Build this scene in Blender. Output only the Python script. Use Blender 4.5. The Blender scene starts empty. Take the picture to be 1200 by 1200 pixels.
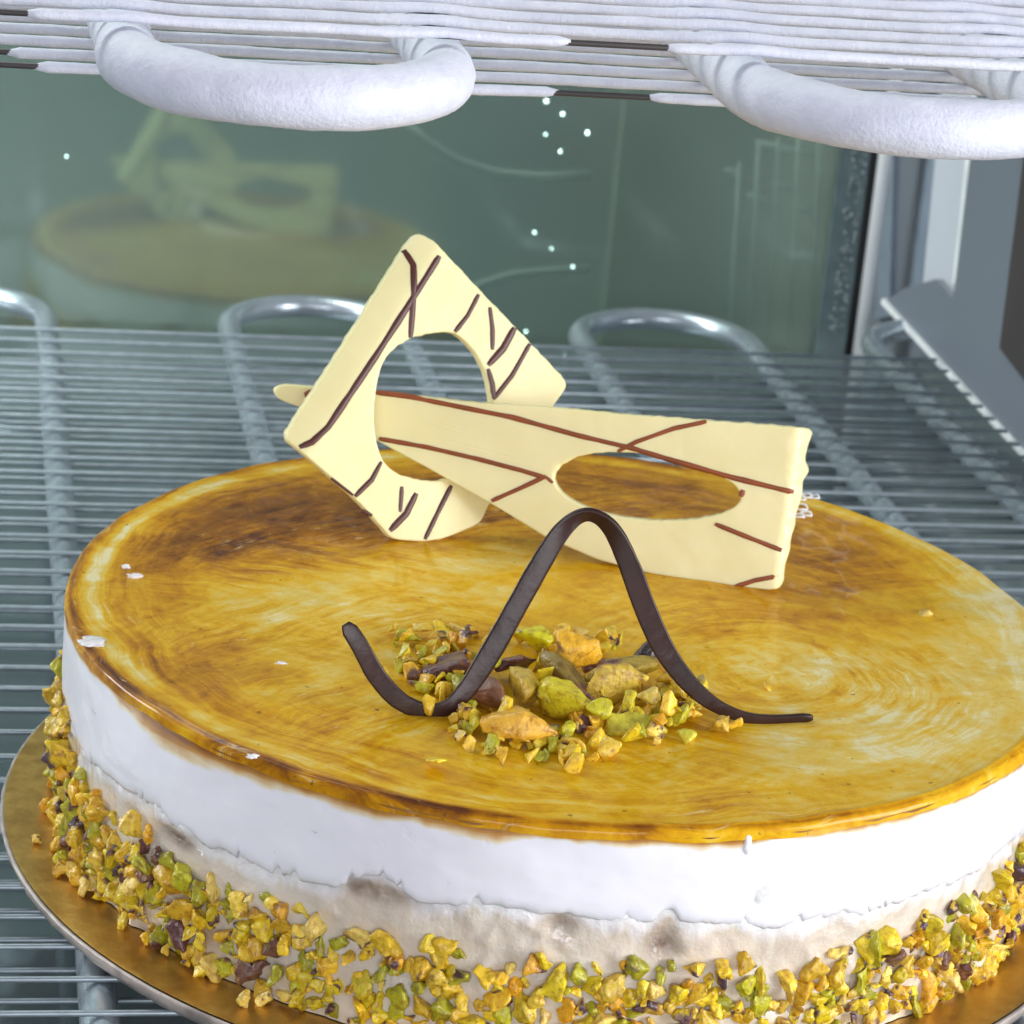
import bpy, bmesh, math, random
import numpy as np
from mathutils import Vector, Matrix, noise as MN

random.seed(7)
PI = math.pi
S = bpy.context.scene
COL = S.collection

# ------------------------------------------------------------------ camera model (metres, x along the shelf wires, y into the fridge)
F, PITCH, ROLL, YAW = 3500.25, 0.345613, 0.0922609, 0.1984781
CX, CY, TOPD, BR, BD = 0.147603, 0.657031, 0.265988, 0.1333, 0.054825
BT = 0.0045                              # board thickness
H = TOPD + BD + BT                       # camera height over the wire shelf (z = 0)
CAM = Vector((0, 0, H))
_cy, _sy, _ct, _st = math.cos(YAW), math.sin(YAW), math.cos(PITCH), math.sin(PITCH)
FWD = Vector((_sy * _ct, _cy * _ct, -_st))
_r0 = Vector((_cy, -_sy, 0)); _u0 = _r0.cross(FWD)
RGT = math.cos(ROLL) * _r0 + math.sin(ROLL) * _u0
UPV = -math.sin(ROLL) * _r0 + math.cos(ROLL) * _u0
TOP = BD + BT                            # cake top height
R = 0.12

def ray(x, y): return FWD + RGT * ((x - 600) / F) - UPV * ((y - 600) / F)
def pt(x, y, d): return CAM + ray(x, y) * d
def onz(x, y, z):
    d = ray(x, y); return CAM + d * ((z - H) / d.z)
def ony(x, y, Y):
    d = ray(x, y); return CAM + d * (Y / d.y)
def onx(x, y, X):
    d = ray(x, y); return CAM + d * (X / d.x)
def onplane(x, y, p0, n):
    d = ray(x, y); return CAM + d * ((p0 - CAM).dot(n) / d.dot(n))
def depth(p): return (p - CAM).dot(FWD)
def fbm(v, o=3): return MN.fractal(Vector(v), 0.8, 2.1, o)

# ------------------------------------------------------------------ object helpers
def obj(name, verts, faces, mat, parent=None, smooth=True):
    me = bpy.data.meshes.new(name)
    me.from_pydata([tuple(v) for v in verts], [], faces)
    if smooth: me.polygons.foreach_set('use_smooth', [True] * len(me.polygons))
    me.materials.append(mat)
    o = bpy.data.objects.new(name, me); COL.objects.link(o)
    if parent is not None:
        o.parent = parent
    return o
def tag(o, label, cat, group=None, kind=None):
    if label: o['label'] = label
    if cat: o['category'] = cat
    if group: o['group'] = group
    if kind: o['kind'] = kind
    return o
def thing(name, label, cat, loc, group=None):
    o = bpy.data.objects.new(name, None); COL.objects.link(o)
    o.empty_display_size = .01
    o.location = loc
    o.matrix_world = Matrix.Translation(loc)
    return tag(o, label, cat, group)
def adopt(o, parent):                    # o's verts are in world space: move them under parent's frame
    o.parent = parent
    o.matrix_parent_inverse = Matrix.Identity(4)
    m = parent.location
    o.data.transform(Matrix.Translation(-Vector(m)))
    return o
def center(o, c):                        # world-space mesh gets its origin at c
    o.data.transform(Matrix.Translation(-Vector(c))); o.location = c
    return o

class MB:
    def __init__(s): s.v = []; s.f = []
    def add(s, v, f):
        b = len(s.v); s.v += [tuple(p) for p in v]; s.f += [tuple(i + b for i in q) for q in f]
    def box(s, a, b):
        x0, y0, z0 = a; x1, y1, z1 = b
        v = [(x0,y0,z0),(x1,y0,z0),(x1,y1,z0),(x0,y1,z0),(x0,y0,z1),(x1,y0,z1),(x1,y1,z1),(x0,y1,z1)]
        s.add(v, [(0,3,2,1),(4,5,6,7),(0,1,5,4),(1,2,6,5),(2,3,7,6),(3,0,4,7)])
    def tube(s, pts, rad, n=12, cap=True, jitter=None):
        pts = [Vector(p) for p in pts]; N = len(pts)
        up = None; rings = []
        for i, p in enumerate(pts):
            t = (pts[min(i + 1, N - 1)] - pts[max(i - 1, 0)]).normalized()
            if up is None:
                up = Vector((0, 0, 1)) if abs(t.z) < .9 else Vector((1, 0, 0))
            a = t.cross(up).normalized(); b = a.cross(t).normalized(); up = b
            r = rad(i / (N - 1)) if callable(rad) else rad
            ring = []
            for k in range(n):
                w = 2 * PI * k / n
                dr = a * math.cos(w) + b * math.sin(w)
                rr = r
                if jitter: rr = r * (1 + jitter(p + dr * r))
                ring.append(p + dr * rr)
            rings.append(ring)
        v = [q for g in rings for q in g]
        f = [(i*n+k, i*n+(k+1) % n, (i+1)*n+(k+1) % n, (i+1)*n+k) for i in range(N-1) for k in range(n)]
        if cap:
            v += [pts[0], pts[-1]]
            f += [(len(v)-2, (k+1) % n, k) for k in range(n)]
            f += [(len(v)-1, (N-1)*n+k, (N-1)*n+(k+1) % n) for k in range(n)]
        s.add(v, f)
    def prism(s, poly, off):
        n = len(poly); a = [Vector(p) for p in poly]; b = [p + Vector(off) for p in a]
        s.add(a + b, [tuple(range(n))[::-1], tuple(range(n, 2*n))] + [(i, (i+1) % n, n+(i+1) % n, n+i) for i in range(n)])
    def build(s, name, mat, parent=None, smooth=True):
        o = obj(name, s.v, s.f, mat, None, smooth)
        bm = bmesh.new(); bm.from_mesh(o.data); bmesh.ops.recalc_face_normals(bm, faces=bm.faces); bm.to_mesh(o.data); bm.free()
        if parent is not None: adopt(o, parent)
        return o

# ------------------------------------------------------------------ materials
def srgb(r, g, b):
    f = lambda c: (c / 255 / 12.92) if c / 255 <= .04045 else ((c / 255 + .055) / 1.055) ** 2.4
    return (f(r), f(g), f(b), 1)
class NT:
    def __init__(s, name):
        s.m = bpy.data.materials.new(name); s.m.use_nodes = True
        s.t = s.m.node_tree; s.t.nodes.clear()
        s.out = s.n('ShaderNodeOutputMaterial')
    def n(s, typ, **kw):
        o = s.t.nodes.new(typ)
        for k, v in kw.items():
            if hasattr(o, k): setattr(o, k, v)
            else: o.inputs[k.replace('_', ' ')].default_value = v
        return o
    def l(s, a, b): s.t.links.new(a, b)
    def noise(s, vec, scale, detail=4, rough=.55, dist=0):
        o = s.n('ShaderNodeTexNoise'); o.inputs['Scale'].default_value = scale; o.inputs['Detail'].default_value = detail
        o.inputs['Roughness'].default_value = rough; o.inputs['Distortion'].default_value = dist
        if vec is not None: s.l(vec, o.inputs['Vector'])
        return o.outputs['Fac']
    def math(s, op, a, b=0.0, c=None, clamp=False):
        o = s.n('ShaderNodeMath', operation=op); o.use_clamp = clamp
        for i, q in enumerate((a, b) if c is None else (a, b, c)):
            if isinstance(q, (int, float)): o.inputs[i].default_value = q
            else: s.l(q, o.inputs[i])
        return o.outputs[0]
    def ramp(s, fac, stops, interp='LINEAR'):
        o = s.n('ShaderNodeValToRGB'); e = o.color_ramp.elements; o.color_ramp.interpolation = interp
        while len(e) < len(stops): e.new(.5)
        for q, (p, c) in zip(e, stops):
            q.position = p; q.color = c if len(c) == 4 else (*c, 1)
        s.l(fac, o.inputs[0]); return o.outputs[0]
    def mix(s, fac, a, b, mode='MIX'):
        o = s.n('ShaderNodeMix', data_type='RGBA', blend_type=mode)
        for i, q in ((0, fac), (6, a), (7, b)):
            if isinstance(q, (int, float, tuple)): o.inputs[i].default_value = q
            else: s.l(q, o.inputs[i])
        return o.outputs[2]
    def attr(s, name): return s.n('ShaderNodeAttribute', attribute_name=name)
    def pos(s): return s.n('ShaderNodeTexCoord').outputs['Object']
    def mapping(s, vec, scale):
        o = s.n('ShaderNodeMapping'); o.inputs['Scale'].default_value = scale; s.l(vec, o.inputs['Vector']); return o.outputs[0]
    def bump(s, h, strength, dist):
        o = s.n('ShaderNodeBump'); o.inputs['Strength'].default_value = strength; o.inputs['Distance'].default_value = dist
        s.l(h, o.inputs['Height']); return o.outputs[0]
    def pbsdf(s, color, rough=.5, metal=0, normal=None, **kw):
        o = s.n('ShaderNodeBsdfPrincipled')
        for k, q in (('Base Color', color), ('Roughness', rough), ('Metallic', metal)):
            if isinstance(q, (int, float, tuple)): o.inputs[k].default_value = q
            else: s.l(q, o.inputs[k])
        if normal is not None: s.l(normal, o.inputs['Normal'])
        for k, q in kw.items(): o.inputs[k.replace('_', ' ')].default_value = q
        return o
    def done(s, sh): s.l(sh.outputs[0] if hasattr(sh, 'outputs') else sh, s.out.inputs['Surface']); return s.m

def simple(name, col, rough=.5, metal=0, nscale=60, namt=.15, bump=0, bscale=400, **kw):
    t = NT(name); p = t.pos()
    f = t.noise(p, nscale)
    dark = tuple(c * (1 - namt) for c in col[:3]) + (1,); light = tuple(min(1, c * (1 + namt)) for c in col[:3]) + (1,)
    c = t.ramp(f, [(.3, dark), (.7, light)])
    nrm = t.bump(t.noise(p, bscale, 3), bump, .0006) if bump else None
    return t.done(t.pbsdf(c, rough, metal, nrm, **kw))

M = {}
M['steel'] = simple('wire_steel', (.31, .365, .395), .42, .6, 200, .15)
M['tube'] = simple('tube_steel', (.46, .52, .57), .27, .68, 40, .2, .25, 250)
M['chrome'] = simple('chrome', (.95, .96, .97), .2, 0, 20, .02)  # white non-metal base standing in for the trim's bright reflection
M['black'] = simple('black_rubber', (.012, .012, .014), .5, 0)
M['panel'] = simple('grey_panel', (.19, .215, .255), .4, .1, 3, .06, .05, 600)
M['post'] = simple('pale_post', (.56, .59, .65), .4, 0, 5, .04)
M['postedge'] = simple('pale_edge', (.85, .87, .88), .4, 0)
M['dstrip'] = simple('dark_grey_strip', (.22, .27, .34), .4, 0)
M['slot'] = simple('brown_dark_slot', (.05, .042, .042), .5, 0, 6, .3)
M['backwall'] = None

def mk_frost():
    t = NT('frost'); p = t.pos()
    n1 = t.noise(p, 900, 3, .6); n2 = t.noise(p, 160, 3, .6)
    h = t.math('ADD', n1, t.math('MULTIPLY', n2, .45))
    c = t.ramp(n2, [(.3, (.63, .65, .75, 1)), (.65, (.73, .75, .84, 1))])
    b = t.pbsdf(c, .6, 0, t.bump(h, .4, .0009), Subsurface_Weight=.25, Subsurface_Scale=.003)
    b.inputs['Subsurface Radius'].default_value = (.8, .9, 1)
    return t.done(b)
M['frost'] = mk_frost()

def mk_top():
    t = NT('caramel_glaze')
    tone = t.attr('tone').outputs['Fac']; mA = t.attr('mask_rim').outputs['Fac']; mB = t.attr('mask_swirl').outputs['Fac']; p = t.pos()
    wn = t.n('ShaderNodeTexNoise'); wn.inputs['Scale'].default_value = 30; wn.inputs['Detail'].default_value = 3; t.l(p, wn.inputs['Vector'])
    wc = t.n('ShaderNodeVectorMath', operation='SUBTRACT'); t.l(wn.outputs['Color'], wc.inputs[0]); wc.inputs[1].default_value = (.5, .5, .5)
    ws = t.n('ShaderNodeVectorMath', operation='SCALE'); ws.inputs['Scale'].default_value = .014; t.l(wc.outputs[0], ws.inputs[0])
    def field(name, sc):
        a = t.n('ShaderNodeVectorMath', operation='ADD'); t.l(t.attr(name).outputs['Vector'], a.inputs[0]); t.l(ws.outputs[0], a.inputs[1])
        return t.noise(t.mapping(a.outputs[0], sc), 1, 7, .68, .35)
    def blend(al, ac):
        A = field('st_rim', (al * .45, al * .45, ac)); B = field('st_swirl', (al, al, ac)); C1 = field('st_line', (al * 1.3, ac * .8, al)); C2 = field('st_cross', (al * 1.3, ac * .8, al))
        C = t.math('ADD', t.math('MULTIPLY', C1, t.math('SUBTRACT', 1, sel)), t.math('MULTIPLY', C2, sel))
        m = t.math('ADD', t.math('MULTIPLY', A, mA), t.math('MULTIPLY', C, t.math('SUBTRACT', 1, mA)))
        return t.math('ADD', t.math('MULTIPLY', B, mB), t.math('MULTIPLY', m, t.math('SUBTRACT', 1, mB)))
    sel = t.ramp(t.noise(p, 20, 2, .5, .6), [(.42, (0, 0, 0, 1)), (.56, (1, 1, 1, 1))])
    s1 = blend(30, 135); s2 = blend(44, 620)
    mo = t.noise(p, 70, 9, .72, .6); lo = t.noise(p, 24, 3); mf = t.noise(p, 260, 5, .65, .5)
    amp = t.ramp(lo, [(.38, (.15, .15, .15, 1)), (.62, (1, 1, 1, 1))])
    f = t.math('ADD', tone, t.math('MULTIPLY', t.math('SUBTRACT', s1, .5), .95))
    f = t.math('ADD', f, t.math('MULTIPLY', t.math('MULTIPLY', t.math('SUBTRACT', s2, .5), 1.15), amp))
    f = t.math('ADD', f, t.math('MULTIPLY', t.math('SUBTRACT', mo, .5), .72))
    f = t.math('ADD', f, t.math('MULTIPLY', t.math('SUBTRACT', mf, .5), .26))
    c = t.ramp(f, [(0, (.78, .69, .38, 1)), (.13, (.74, .55, .13, 1)), (.30, (.72, .42, .010, 1)), (.50, (.55, .25, .002, 1)), (.68, (.30, .11, .003, 1)), (.9, (.10, .028, .006, 1))])
    ds = blend(150, 900)                                           # short scraped dashes
    c = t.mix(t.ramp(t.math('MULTIPLY', ds, t.ramp(lo, [(.4, (.9, .9, .9, 1)), (.6, (1.04, 1.04, 1.04, 1))])), [(.59, (0, 0, 0, 1)), (.68, (.65, .65, .65, 1))]), c, (.74, .60, .28, 1))
    sp = t.noise(p, 420, 2, .5)
    c = t.mix(t.ramp(sp, [(.70, (0, 0, 0, 1)), (.76, (.7, .7, .7, 1))]), c, (.12, .045, .012, 1))
    h = t.math('ADD', t.math('MULTIPLY', s2, .45), t.math('ADD', t.math('MULTIPLY', s1, .9), t.math('MULTIPLY', mo, .8)))
    rg = t.ramp(mo, [(.3, (.25, .25, .25, 1)), (.7, (.5, .5, .5, 1))])
    b = t.pbsdf(c, rg, 0, t.bump(h, .16, .0014), Subsurface_Weight=.08, Subsurface_Scale=.002, Coat_Weight=.32, Coat_Roughness=.07, Specular_IOR_Level=.08)
    return t.done(b)
M['glaze'] = mk_top()

def mk_white():
    t = NT('white_mousse'); p = t.pos(); st = t.attr('stain').outputs['Fac']
    n = t.noise(t.mapping(p, (30, 30, 260)), 1, 5, .6, .5)
    f = t.math('ADD', st, t.math('MULTIPLY', t.math('SUBTRACT', n, .5), .5))
    n2 = t.noise(p, 35, 3)
    base = t.ramp(n2, [(.35, (.83, .81, .86, 1)), (.65, (.88, .87, .91, 1))])
    stn = t.ramp(f, [(.2, (.84, .82, .84, 1)), (.36, (.80, .68, .46, 1)), (.58, (.55, .27, .06, 1)), (.85, (.26, .085, .012, 1))])
    c = t.mix(t.ramp(f, [(.2, (0, 0, 0, 1)), (.34, (1, 1, 1, 1))]), base, stn)
    pit = t.ramp(t.noise(p, 330, 2, .5), [(.24, (0, 0, 0, 1)), (.32, (1, 1, 1, 1))])
    hh = t.math('ADD', t.math('MULTIPLY', t.noise(t.mapping(p, (40, 40, 120)), 1, 4), 1), t.math('MULTIPLY', pit, .8))
    b = t.pbsdf(c, .3, 0, t.bump(hh, .12, .0015), Subsurface_Weight=.4, Subsurface_Scale=.006, Coat_Weight=.15, Coat_Roughness=.2)
    b.inputs['Subsurface Radius'].default_value = (1, .9, .8)
    return t.done(b)
M['white'] = mk_white()

def mk_beige():
    t = NT('beige_cream'); p = t.pos()
    n = t.noise(p, 42, 6, .6, .1)
    cv = t.attr('cav').outputs['Fac']; sm = t.attr('smear').outputs['Fac']
    c = t.ramp(n, [(.28, (.48, .36, .26, 1)), (.38, (.63, .53, .42, 1)), (.6, (.73, .64, .53, 1)), (.8, (.84, .79, .73, 1))])
    c = t.mix(t.ramp(t.math('ADD', sm, t.math('MULTIPLY', t.math('SUBTRACT', t.noise(p, 55, 5, .6, 0), .5), .9)), [(.35, (0, 0, 0, 1)), (.85, (.8, .8, .8, 1))]), c, (.84, .81, .81, 1))
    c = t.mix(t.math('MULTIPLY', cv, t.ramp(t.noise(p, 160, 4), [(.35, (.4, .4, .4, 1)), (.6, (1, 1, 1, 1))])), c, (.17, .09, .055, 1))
    b = t.pbsdf(c, .2, 0, t.bump(t.noise(p, 75, 5, .58, .1), .6, .0028), Subsurface_Weight=.25, Subsurface_Scale=.004, Coat_Weight=.7, Coat_Roughness=.06)
    return t.done(b)
M['beige'] = mk_beige()

def mk_nut():
    t = NT('pistachio'); p = t.pos(); a = t.attr('tint').outputs['Color']
    n = t.noise(p, 420, 4, .6)
    c = t.mix(1.0, a, t.ramp(n, [(.3, (.62, .48, .38, 1)), (.5, (1, 1, 1, 1)), (.75, (1.15, 1.15, 1.1, 1))]), 'MULTIPLY')
    sk = t.noise(p, 230, 5, .7, .8)
    c = t.mix(t.ramp(sk, [(.56, (0, 0, 0, 1)), (.64, (.75, .75, .75, 1))]), c, (.30, .13, .03, 1))
    b = t.pbsdf(c, .3, 0, t.bump(t.noise(p, 900, 4), .5, .0008), Coat_Weight=.15, Coat_Roughness=.15, Subsurface_Weight=.15, Subsurface_Scale=.0015)
    return t.done(b)
M['nut'] = mk_nut()

def mk_wchoc():
    t = NT('white_chocolate'); p = t.pos()
    n = t.noise(p, 45, 4)
    c = t.ramp(n, [(.3, (.79, .715, .37, 1)), (.7, (.85, .785, .45, 1))])
    b = t.pbsdf(c, .38, 0, t.bump(t.noise(p, 260, 3), .05, .001), Subsurface_Weight=.4, Subsurface_Scale=.003)
    b.inputs['Subsurface Radius'].default_value = (1, .75, .3)
    return t.done(b)
M['wchoc'] = mk_wchoc()
M['dchoc'] = simple('dark_chocolate', (.030, .011, .008), .33, 0, 90, .4, .2, 350, Specular_IOR_Level=.4)
M['stripe_dark'] = simple('dark_chocolate_line', (.075, .018, .012), .4, 0, 150, .2)
M['stripe_red'] = simple('milk_chocolate_line', (.24, .055, .012), .45, 0, 150, .2)
M['paper'] = simple('white_paper', (.8, .8, .8), .5)

def mk_gold():
    t = NT('gold_foil'); p = t.pos()
    n = t.noise(p, 120, 5, .65)
    c = t.ramp(n, [(.3, (.46, .25, .05, 1)), (.7, (.66, .42, .11, 1))])
    return t.done(t.pbsdf(c, t.ramp(n, [(.3, (.3, .3, .3, 1)), (.7, (.42, .42, .42, 1))]), .85, t.bump(t.noise(p, 300, 4), .25, .0006)))
M['gold'] = mk_gold()
M['edgefoil'] = simple('board_edge', (.42, .36, .32), .45, .3, 150, .35, .6, 160)

def mk_glass():
    t = NT('misted_green_glass'); p = t.pos()
    n = t.noise(t.mapping(p, (5, 1, .8)), 1, 3, .5)
    rf = t.n('ShaderNodeBsdfRefraction'); rf.inputs['Color'].default_value = (.78, .90, .82, 1); rf.inputs['IOR'].default_value = 1.12; rf.inputs['Roughness'].default_value = .17
    df = t.n('ShaderNodeBsdfDiffuse'); t.l(t.ramp(n, [(.35, (.15, .22, .205, 1)), (.65, (.225, .27, .228, 1))]), df.inputs['Color'])
    gl = t.n('ShaderNodeBsdfGlossy'); gl.inputs['Color'].default_value = (.8, .9, .9, 1); gl.inputs['Roughness'].default_value = .12
    m1 = t.n('ShaderNodeMixShader'); m1.inputs[0].default_value = .54; t.l(rf.outputs[0], m1.inputs[1]); t.l(df.outputs[0], m1.inputs[2])
    m2 = t.n('ShaderNodeMixShader'); m2.inputs[0].default_value = .05; t.l(m1.outputs[0], m2.inputs[1]); t.l(gl.outputs[0], m2.inputs[2])
    return t.done(m2)
M['glass'] = mk_glass()
def mk_tray():
    t = NT('base_tray_metal'); p = t.pos()
    n = t.noise(p, 9, 3)
    return t.done(t.pbsdf(t.ramp(n, [(.3, (.20, .25, .265, 1)), (.7, (.26, .315, .33, 1))]), .08, .5, t.bump(t.noise(p, 20, 2), .02, .002)))
M['tray'] = mk_tray()
def mk_bw():
    t = NT('room_wall'); p = t.pos()
    n = t.noise(t.mapping(p, (4, 1, .15)), 1, 3, .5)
    return t.done(t.pbsdf(t.ramp(n, [(.35, (.16, .23, .21, 1)), (.65, (.30, .35, .30, 1))]), .7))
M['backwall'] = mk_bw()
M['counter'] = simple('counter_grey', (.20, .23, .22), .5, 0, 10, .1)
M['added_pale_panel'] = simple('added_panel_green_grey', (.34, .38, .31), .6, 0, 6, .15)
M['streaks'] = simple('streak_white', (.75, .8, .8), .35, 0)  # pale colour of the rods added for reflections in the pane
def mk_glint():
    t = NT('glint_glow'); e = t.n('ShaderNodeEmission'); e.inputs['Color'].default_value = (.8, .93, 1, 1); e.inputs['Strength'].default_value = 60
    return t.done(e)
M['glint'] = mk_glint()  # glow for glints of reflected light, not for lamps

# ------------------------------------------------------------------ the two wire-on-tube shelves
PX = .069
low = thing('wire_shelf', 'bare grey steel wire shelf with bent cooling tubes under the cake board', 'shelf', (0.1, .75, 0))
WR = .00075; TR = .0044
def serp_pairs(y0, y1, z, xs, first_up):
    pts = []; up = first_up
    for i, x in enumerate(xs):
        ys = np.linspace(y0, y1, 60) if up else np.linspace(y1, y0, 60)
        pts += [(x, y, z) for y in ys]
        if i + 1 < len(xs):
            x2 = xs[i + 1]; c = (x + x2) / 2; r = (x2 - x) / 2
            for k in range(1, 24):
                a = PI * k / 24
                pts.append((c - r * math.cos(a), (y1 + r * math.sin(a)) if up else (y0 - r * math.sin(a)), z))
        up = not up
    return pts
b = MB(); b.tube(serp_pairs(.42, 1.098, -2 * WR - TR, [-.103, -.034, .035, .104, .173, .242, .311, .362, .431], False), TR, 20)
b.build('cooling_tube', M['tube'], low)
y = 1.072; k = 0
while y > .46:
    b = MB(); b.tube([(-.25, y, -WR), (.1, y + random.uniform(-.0008, .0008), -WR), (.379, y, -WR)], WR, 8); b.build('wire', M['steel'], low)
    if y > .53 or True:
        yl = y - .0062
        b = MB(); b.tube([(-.25, yl, -3 * WR - 2 * TR), (.379, yl + random.uniform(-.001, .001), -3 * WR - 2 * TR)], WR, 8); b.build('wire', M['steel'], low)
    y -= .01435; k += 1

UZ = H - .132
upsh = thing('wire_shelf', 'white frost covered wire shelf with thick icy pipes hanging above the cake', 'shelf', (0.1, .85, UZ))
FR = .0066
def frostj(p): return .075 * fbm(p * 45, 2) + .02 * fbm(p * 400, 2)
b = MB()
up_pts = []
pairs = serp_pairs(.638, 1.05, UZ, [-.172, -.103, -.034, .035, .104, .173, .242, .311], True)
# dense resample so the frost can be lumpy
dense = []
for i in range(len(pairs) - 1):
    a, c = Vector(pairs[i]), Vector(pairs[i + 1]); n = max(1, int((c - a).length / .0022))
    if a.y > .8 and c.y > .8: n = 1
    dense += [a.lerp(c, j / n) for j in range(n)]
dense.append(Vector(pairs[-1]))
def frost_r(p):
    q = frostj(p)
    d = (p - Vector((.1905 + .012, .604, UZ - .004))).length
    return q
b.tube(dense, FR, 26, True, frost_r)
b.build('frosted_pipe', M['frost'], upsh)
FW = .00125
def frosted_wire(y, z, gaps):
    """bare wire with sleeves of frost that leave the gaps free"""
    b = MB(); b.tube([(-.25, y, z), (.42, y, z)], .0007, 8); o = b.build('wire', M['slot'], upsh)
    cur = -.25; segs = []
    for g0, g1 in sorted(gaps): segs.append((cur, g0)); cur = g1
    segs.append((cur, .42))
    for x0, x1 in segs:
        b = MB()
        n = max(4, int((x1 - x0) / .003)); off = random.uniform(0, 50)
        pts = []
        for i in range(n + 1):
            x = x0 + (x1 - x0) * i / n
            hump = 0
            for tx in [-.103, -.034, .035, .104, .173, .242, .311]:
                hump += math.exp(-((x - tx) / .008) ** 2)
            sgn = 1 if z > UZ else -1
            pts.append((x, y + .0003 * MN.noise(Vector((x * 25 + off, 0, 0))), z + (.0006 * hump if sgn > 0 else 0) + .0003 * MN.noise(Vector((x * 40, off, 0)))))
        def rr(u, x0=x0, x1=x1):
            e = min(u, 1 - u) * (x1 - x0)
            return FW * (min(1, .45 + e / .004))
        b.tube(pts, rr, 10, True, lambda p: .10 * fbm(p * 80, 3) + .08 * MN.noise(p * 420))
        c = b.build('frost_sleeve', M['frost'], upsh)
        c.parent = o; c.matrix_parent_inverse = Matrix.Identity(4)
def wx(px, py, z): return onz(px, py, z).x
ZU, ZL = UZ + .0082, UZ - .0082
y0u = onz(520, 42, ZU).y; y0l = onz(520, 102, ZL).y
for k in range(24):
    yy = y0u + .0138 * k
    gaps = []
    if k == 0: gaps = [(wx(662, 43, ZU), wx(768, 45, ZU)), (-.25, wx(30, 20, ZU))]
    frosted_wire(yy, ZU, gaps)
for k in range(24):
    yy = y0l + .0138 * k
    gaps = []
    if k == 0: gaps = [(wx(652, 105, ZL), wx(752, 107, ZL)), (-.25, wx(40, 85, ZL))]
    if k == 1: gaps = [(-.25, wx(8, 68, ZL))]
    frosted_wire(yy, ZL, gaps)

# ------------------------------------------------------------------ the freezer cabinet
fz = thing('display_freezer', 'grey glass backed display freezer interior with chrome corner trim', 'freezer', (.1, 1.17, -.04))
YP = 1.178
b = MB(); b.box((-1.2, YP, -.75), (ony(1012, 262, YP).x, YP + .005, .75)); b.build('glass_pane', M['glass'], fz, False)
TZ = -.031
b = MB(); b.box((-1.2, .1, TZ - .01), (.62, YP - .008, TZ)); b.build('base_tray', M['tray'], fz, False)
xc = ony(1027, 262, YP - .006).x
b = MB(); b.tube([(xc, YP - .006, -.06), (xc, YP - .006, .5)], .0030, 16); b.build('chrome_trim', M['chrome'], fz)
xg0, xg1 = ony(1007, 262, YP).x, ony(1018, 262, YP).x
b = MB(); b.box((xg0, YP - .002, -.06), (xg1, YP + .02, .5)); b.build('rubber_gasket', M['black'], fz, False)
xs0 = ony(972, 262, YP).x
b = MB(); b.box((xs0, YP - .0035, -.06), (xg0 - .0002, YP - .0005, .5)); gs = b.build('seal_strip', simple('seal_grey', (.10, .145, .15), .4, 0, 100, .2), fz, False)
b = MB()
for i in range(110):
    z = -.02 + i * .0026
    for q in range(3):
        c = Vector((xs0 + (xg0 - xs0) * (.35 + .5 * random.random()), YP - .0038, z + random.uniform(-.002, .002)))
        r = random.uniform(.0003, .0008)
        b.tube([c + Vector((0, -.0004, 0)), c + Vector((0, .0004, 0))], r, 8)
dr = b.build('water_droplets', simple('droplet_grey', (.26, .31, .33), .15), fz); dr['kind'] = 'stuff'
dr.parent = gs; dr.matrix_parent_inverse = Matrix.Identity(4)
# side panel with a notch, the pale post and strips standing behind it
XW = .383
def wp(x, y, X=XW): return onx(x, y, X)
poly = [wp(1036, 353), wp(1062, 337), wp(1097, 327), wp(1117, 350), wp(1139, 165), wp(1150, 60), wp(1330, 60), wp(1330, 672)]
b = MB(); b.prism(poly, (.003, 0, 0)); b.build('side_panel', M['panel'], fz, False)
e0, e1 = wp(1036, 353), wp(1330, 672)
b = MB(); b.prism([e0 + Vector((-.0012, 0, -.0012)), e1 + Vector((-.0012, 0, -.0012)), e1 + Vector((-.0012, 0, .0012)), e0 + Vector((-.0012, 0, .0012))], (.0046, 0, 0)); b.build('panel_edge', M['postedge'], fz, False)  # pale colour put on for the light caught along the edge
def strip(name, pxs, X, mat, th=.003):
    b = MB(); b.prism([onx(x, y, X) for x, y in pxs], (th, 0, 0)); return b.build(name, mat, fz, False)
strip('rear_wall', [(1020, 60), (1120, 60), (1130, 420), (1000, 420)], .402, M['panel'])
strip('dark_strip', [(1086, 100), (1104, 100), (1082, 390), (1060, 390)], .398, M['dstrip'])
strip('post', [(1104, 100), (1143, 100), (1112, 390), (1076, 390)], .394, M['post'])
strip('post_edge', [(1140, 100), (1145.5, 100), (1114.5, 390), (1110, 390)], .392, M['postedge'], .0015)
strip('corner_wall', [(1036, 100), (1050, 100), (1042, 372), (1026, 372)], .3995, M['dstrip'])
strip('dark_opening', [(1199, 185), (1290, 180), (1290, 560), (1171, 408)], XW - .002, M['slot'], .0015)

# ------------------------------------------------------------------ cake board
bc = Vector((CX, CY, 0))
board = thing('cake_board', 'round golden foil cake board with crinkled grey edge on the wire shelf', 'cake board', bc)
NA = 256
b = MB(); v = []; f = []
prof = [(0, BT - .0004), (.05, BT - .0004), (.1, BT - .0003), (.125, BT - .0002), (BR - .0015, BT), (BR - .0006, BT - .0001)]
for (r, z) in prof:
    for k in range(NA):
        a = 2 * PI * k / NA; v.append((CX + r * math.cos(a), CY + r * math.sin(a), z))
for i in range(len(prof) - 1):
    for k in range(NA): f.append((i*NA+k, i*NA+(k+1) % NA, (i+1)*NA+(k+1) % NA, (i+1)*NA+k))
b.add(v, f); b.build('gold_top', M['gold'], board)
b = MB(); v = []; f = []
prof = [(BR - .0008, BT - .0006), (BR, BT - .0003), (BR + .0003, BT - .001), (BR, BT * .5), (BR - .001, .0004), (BR - .003, 0), (0, 0)]
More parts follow.
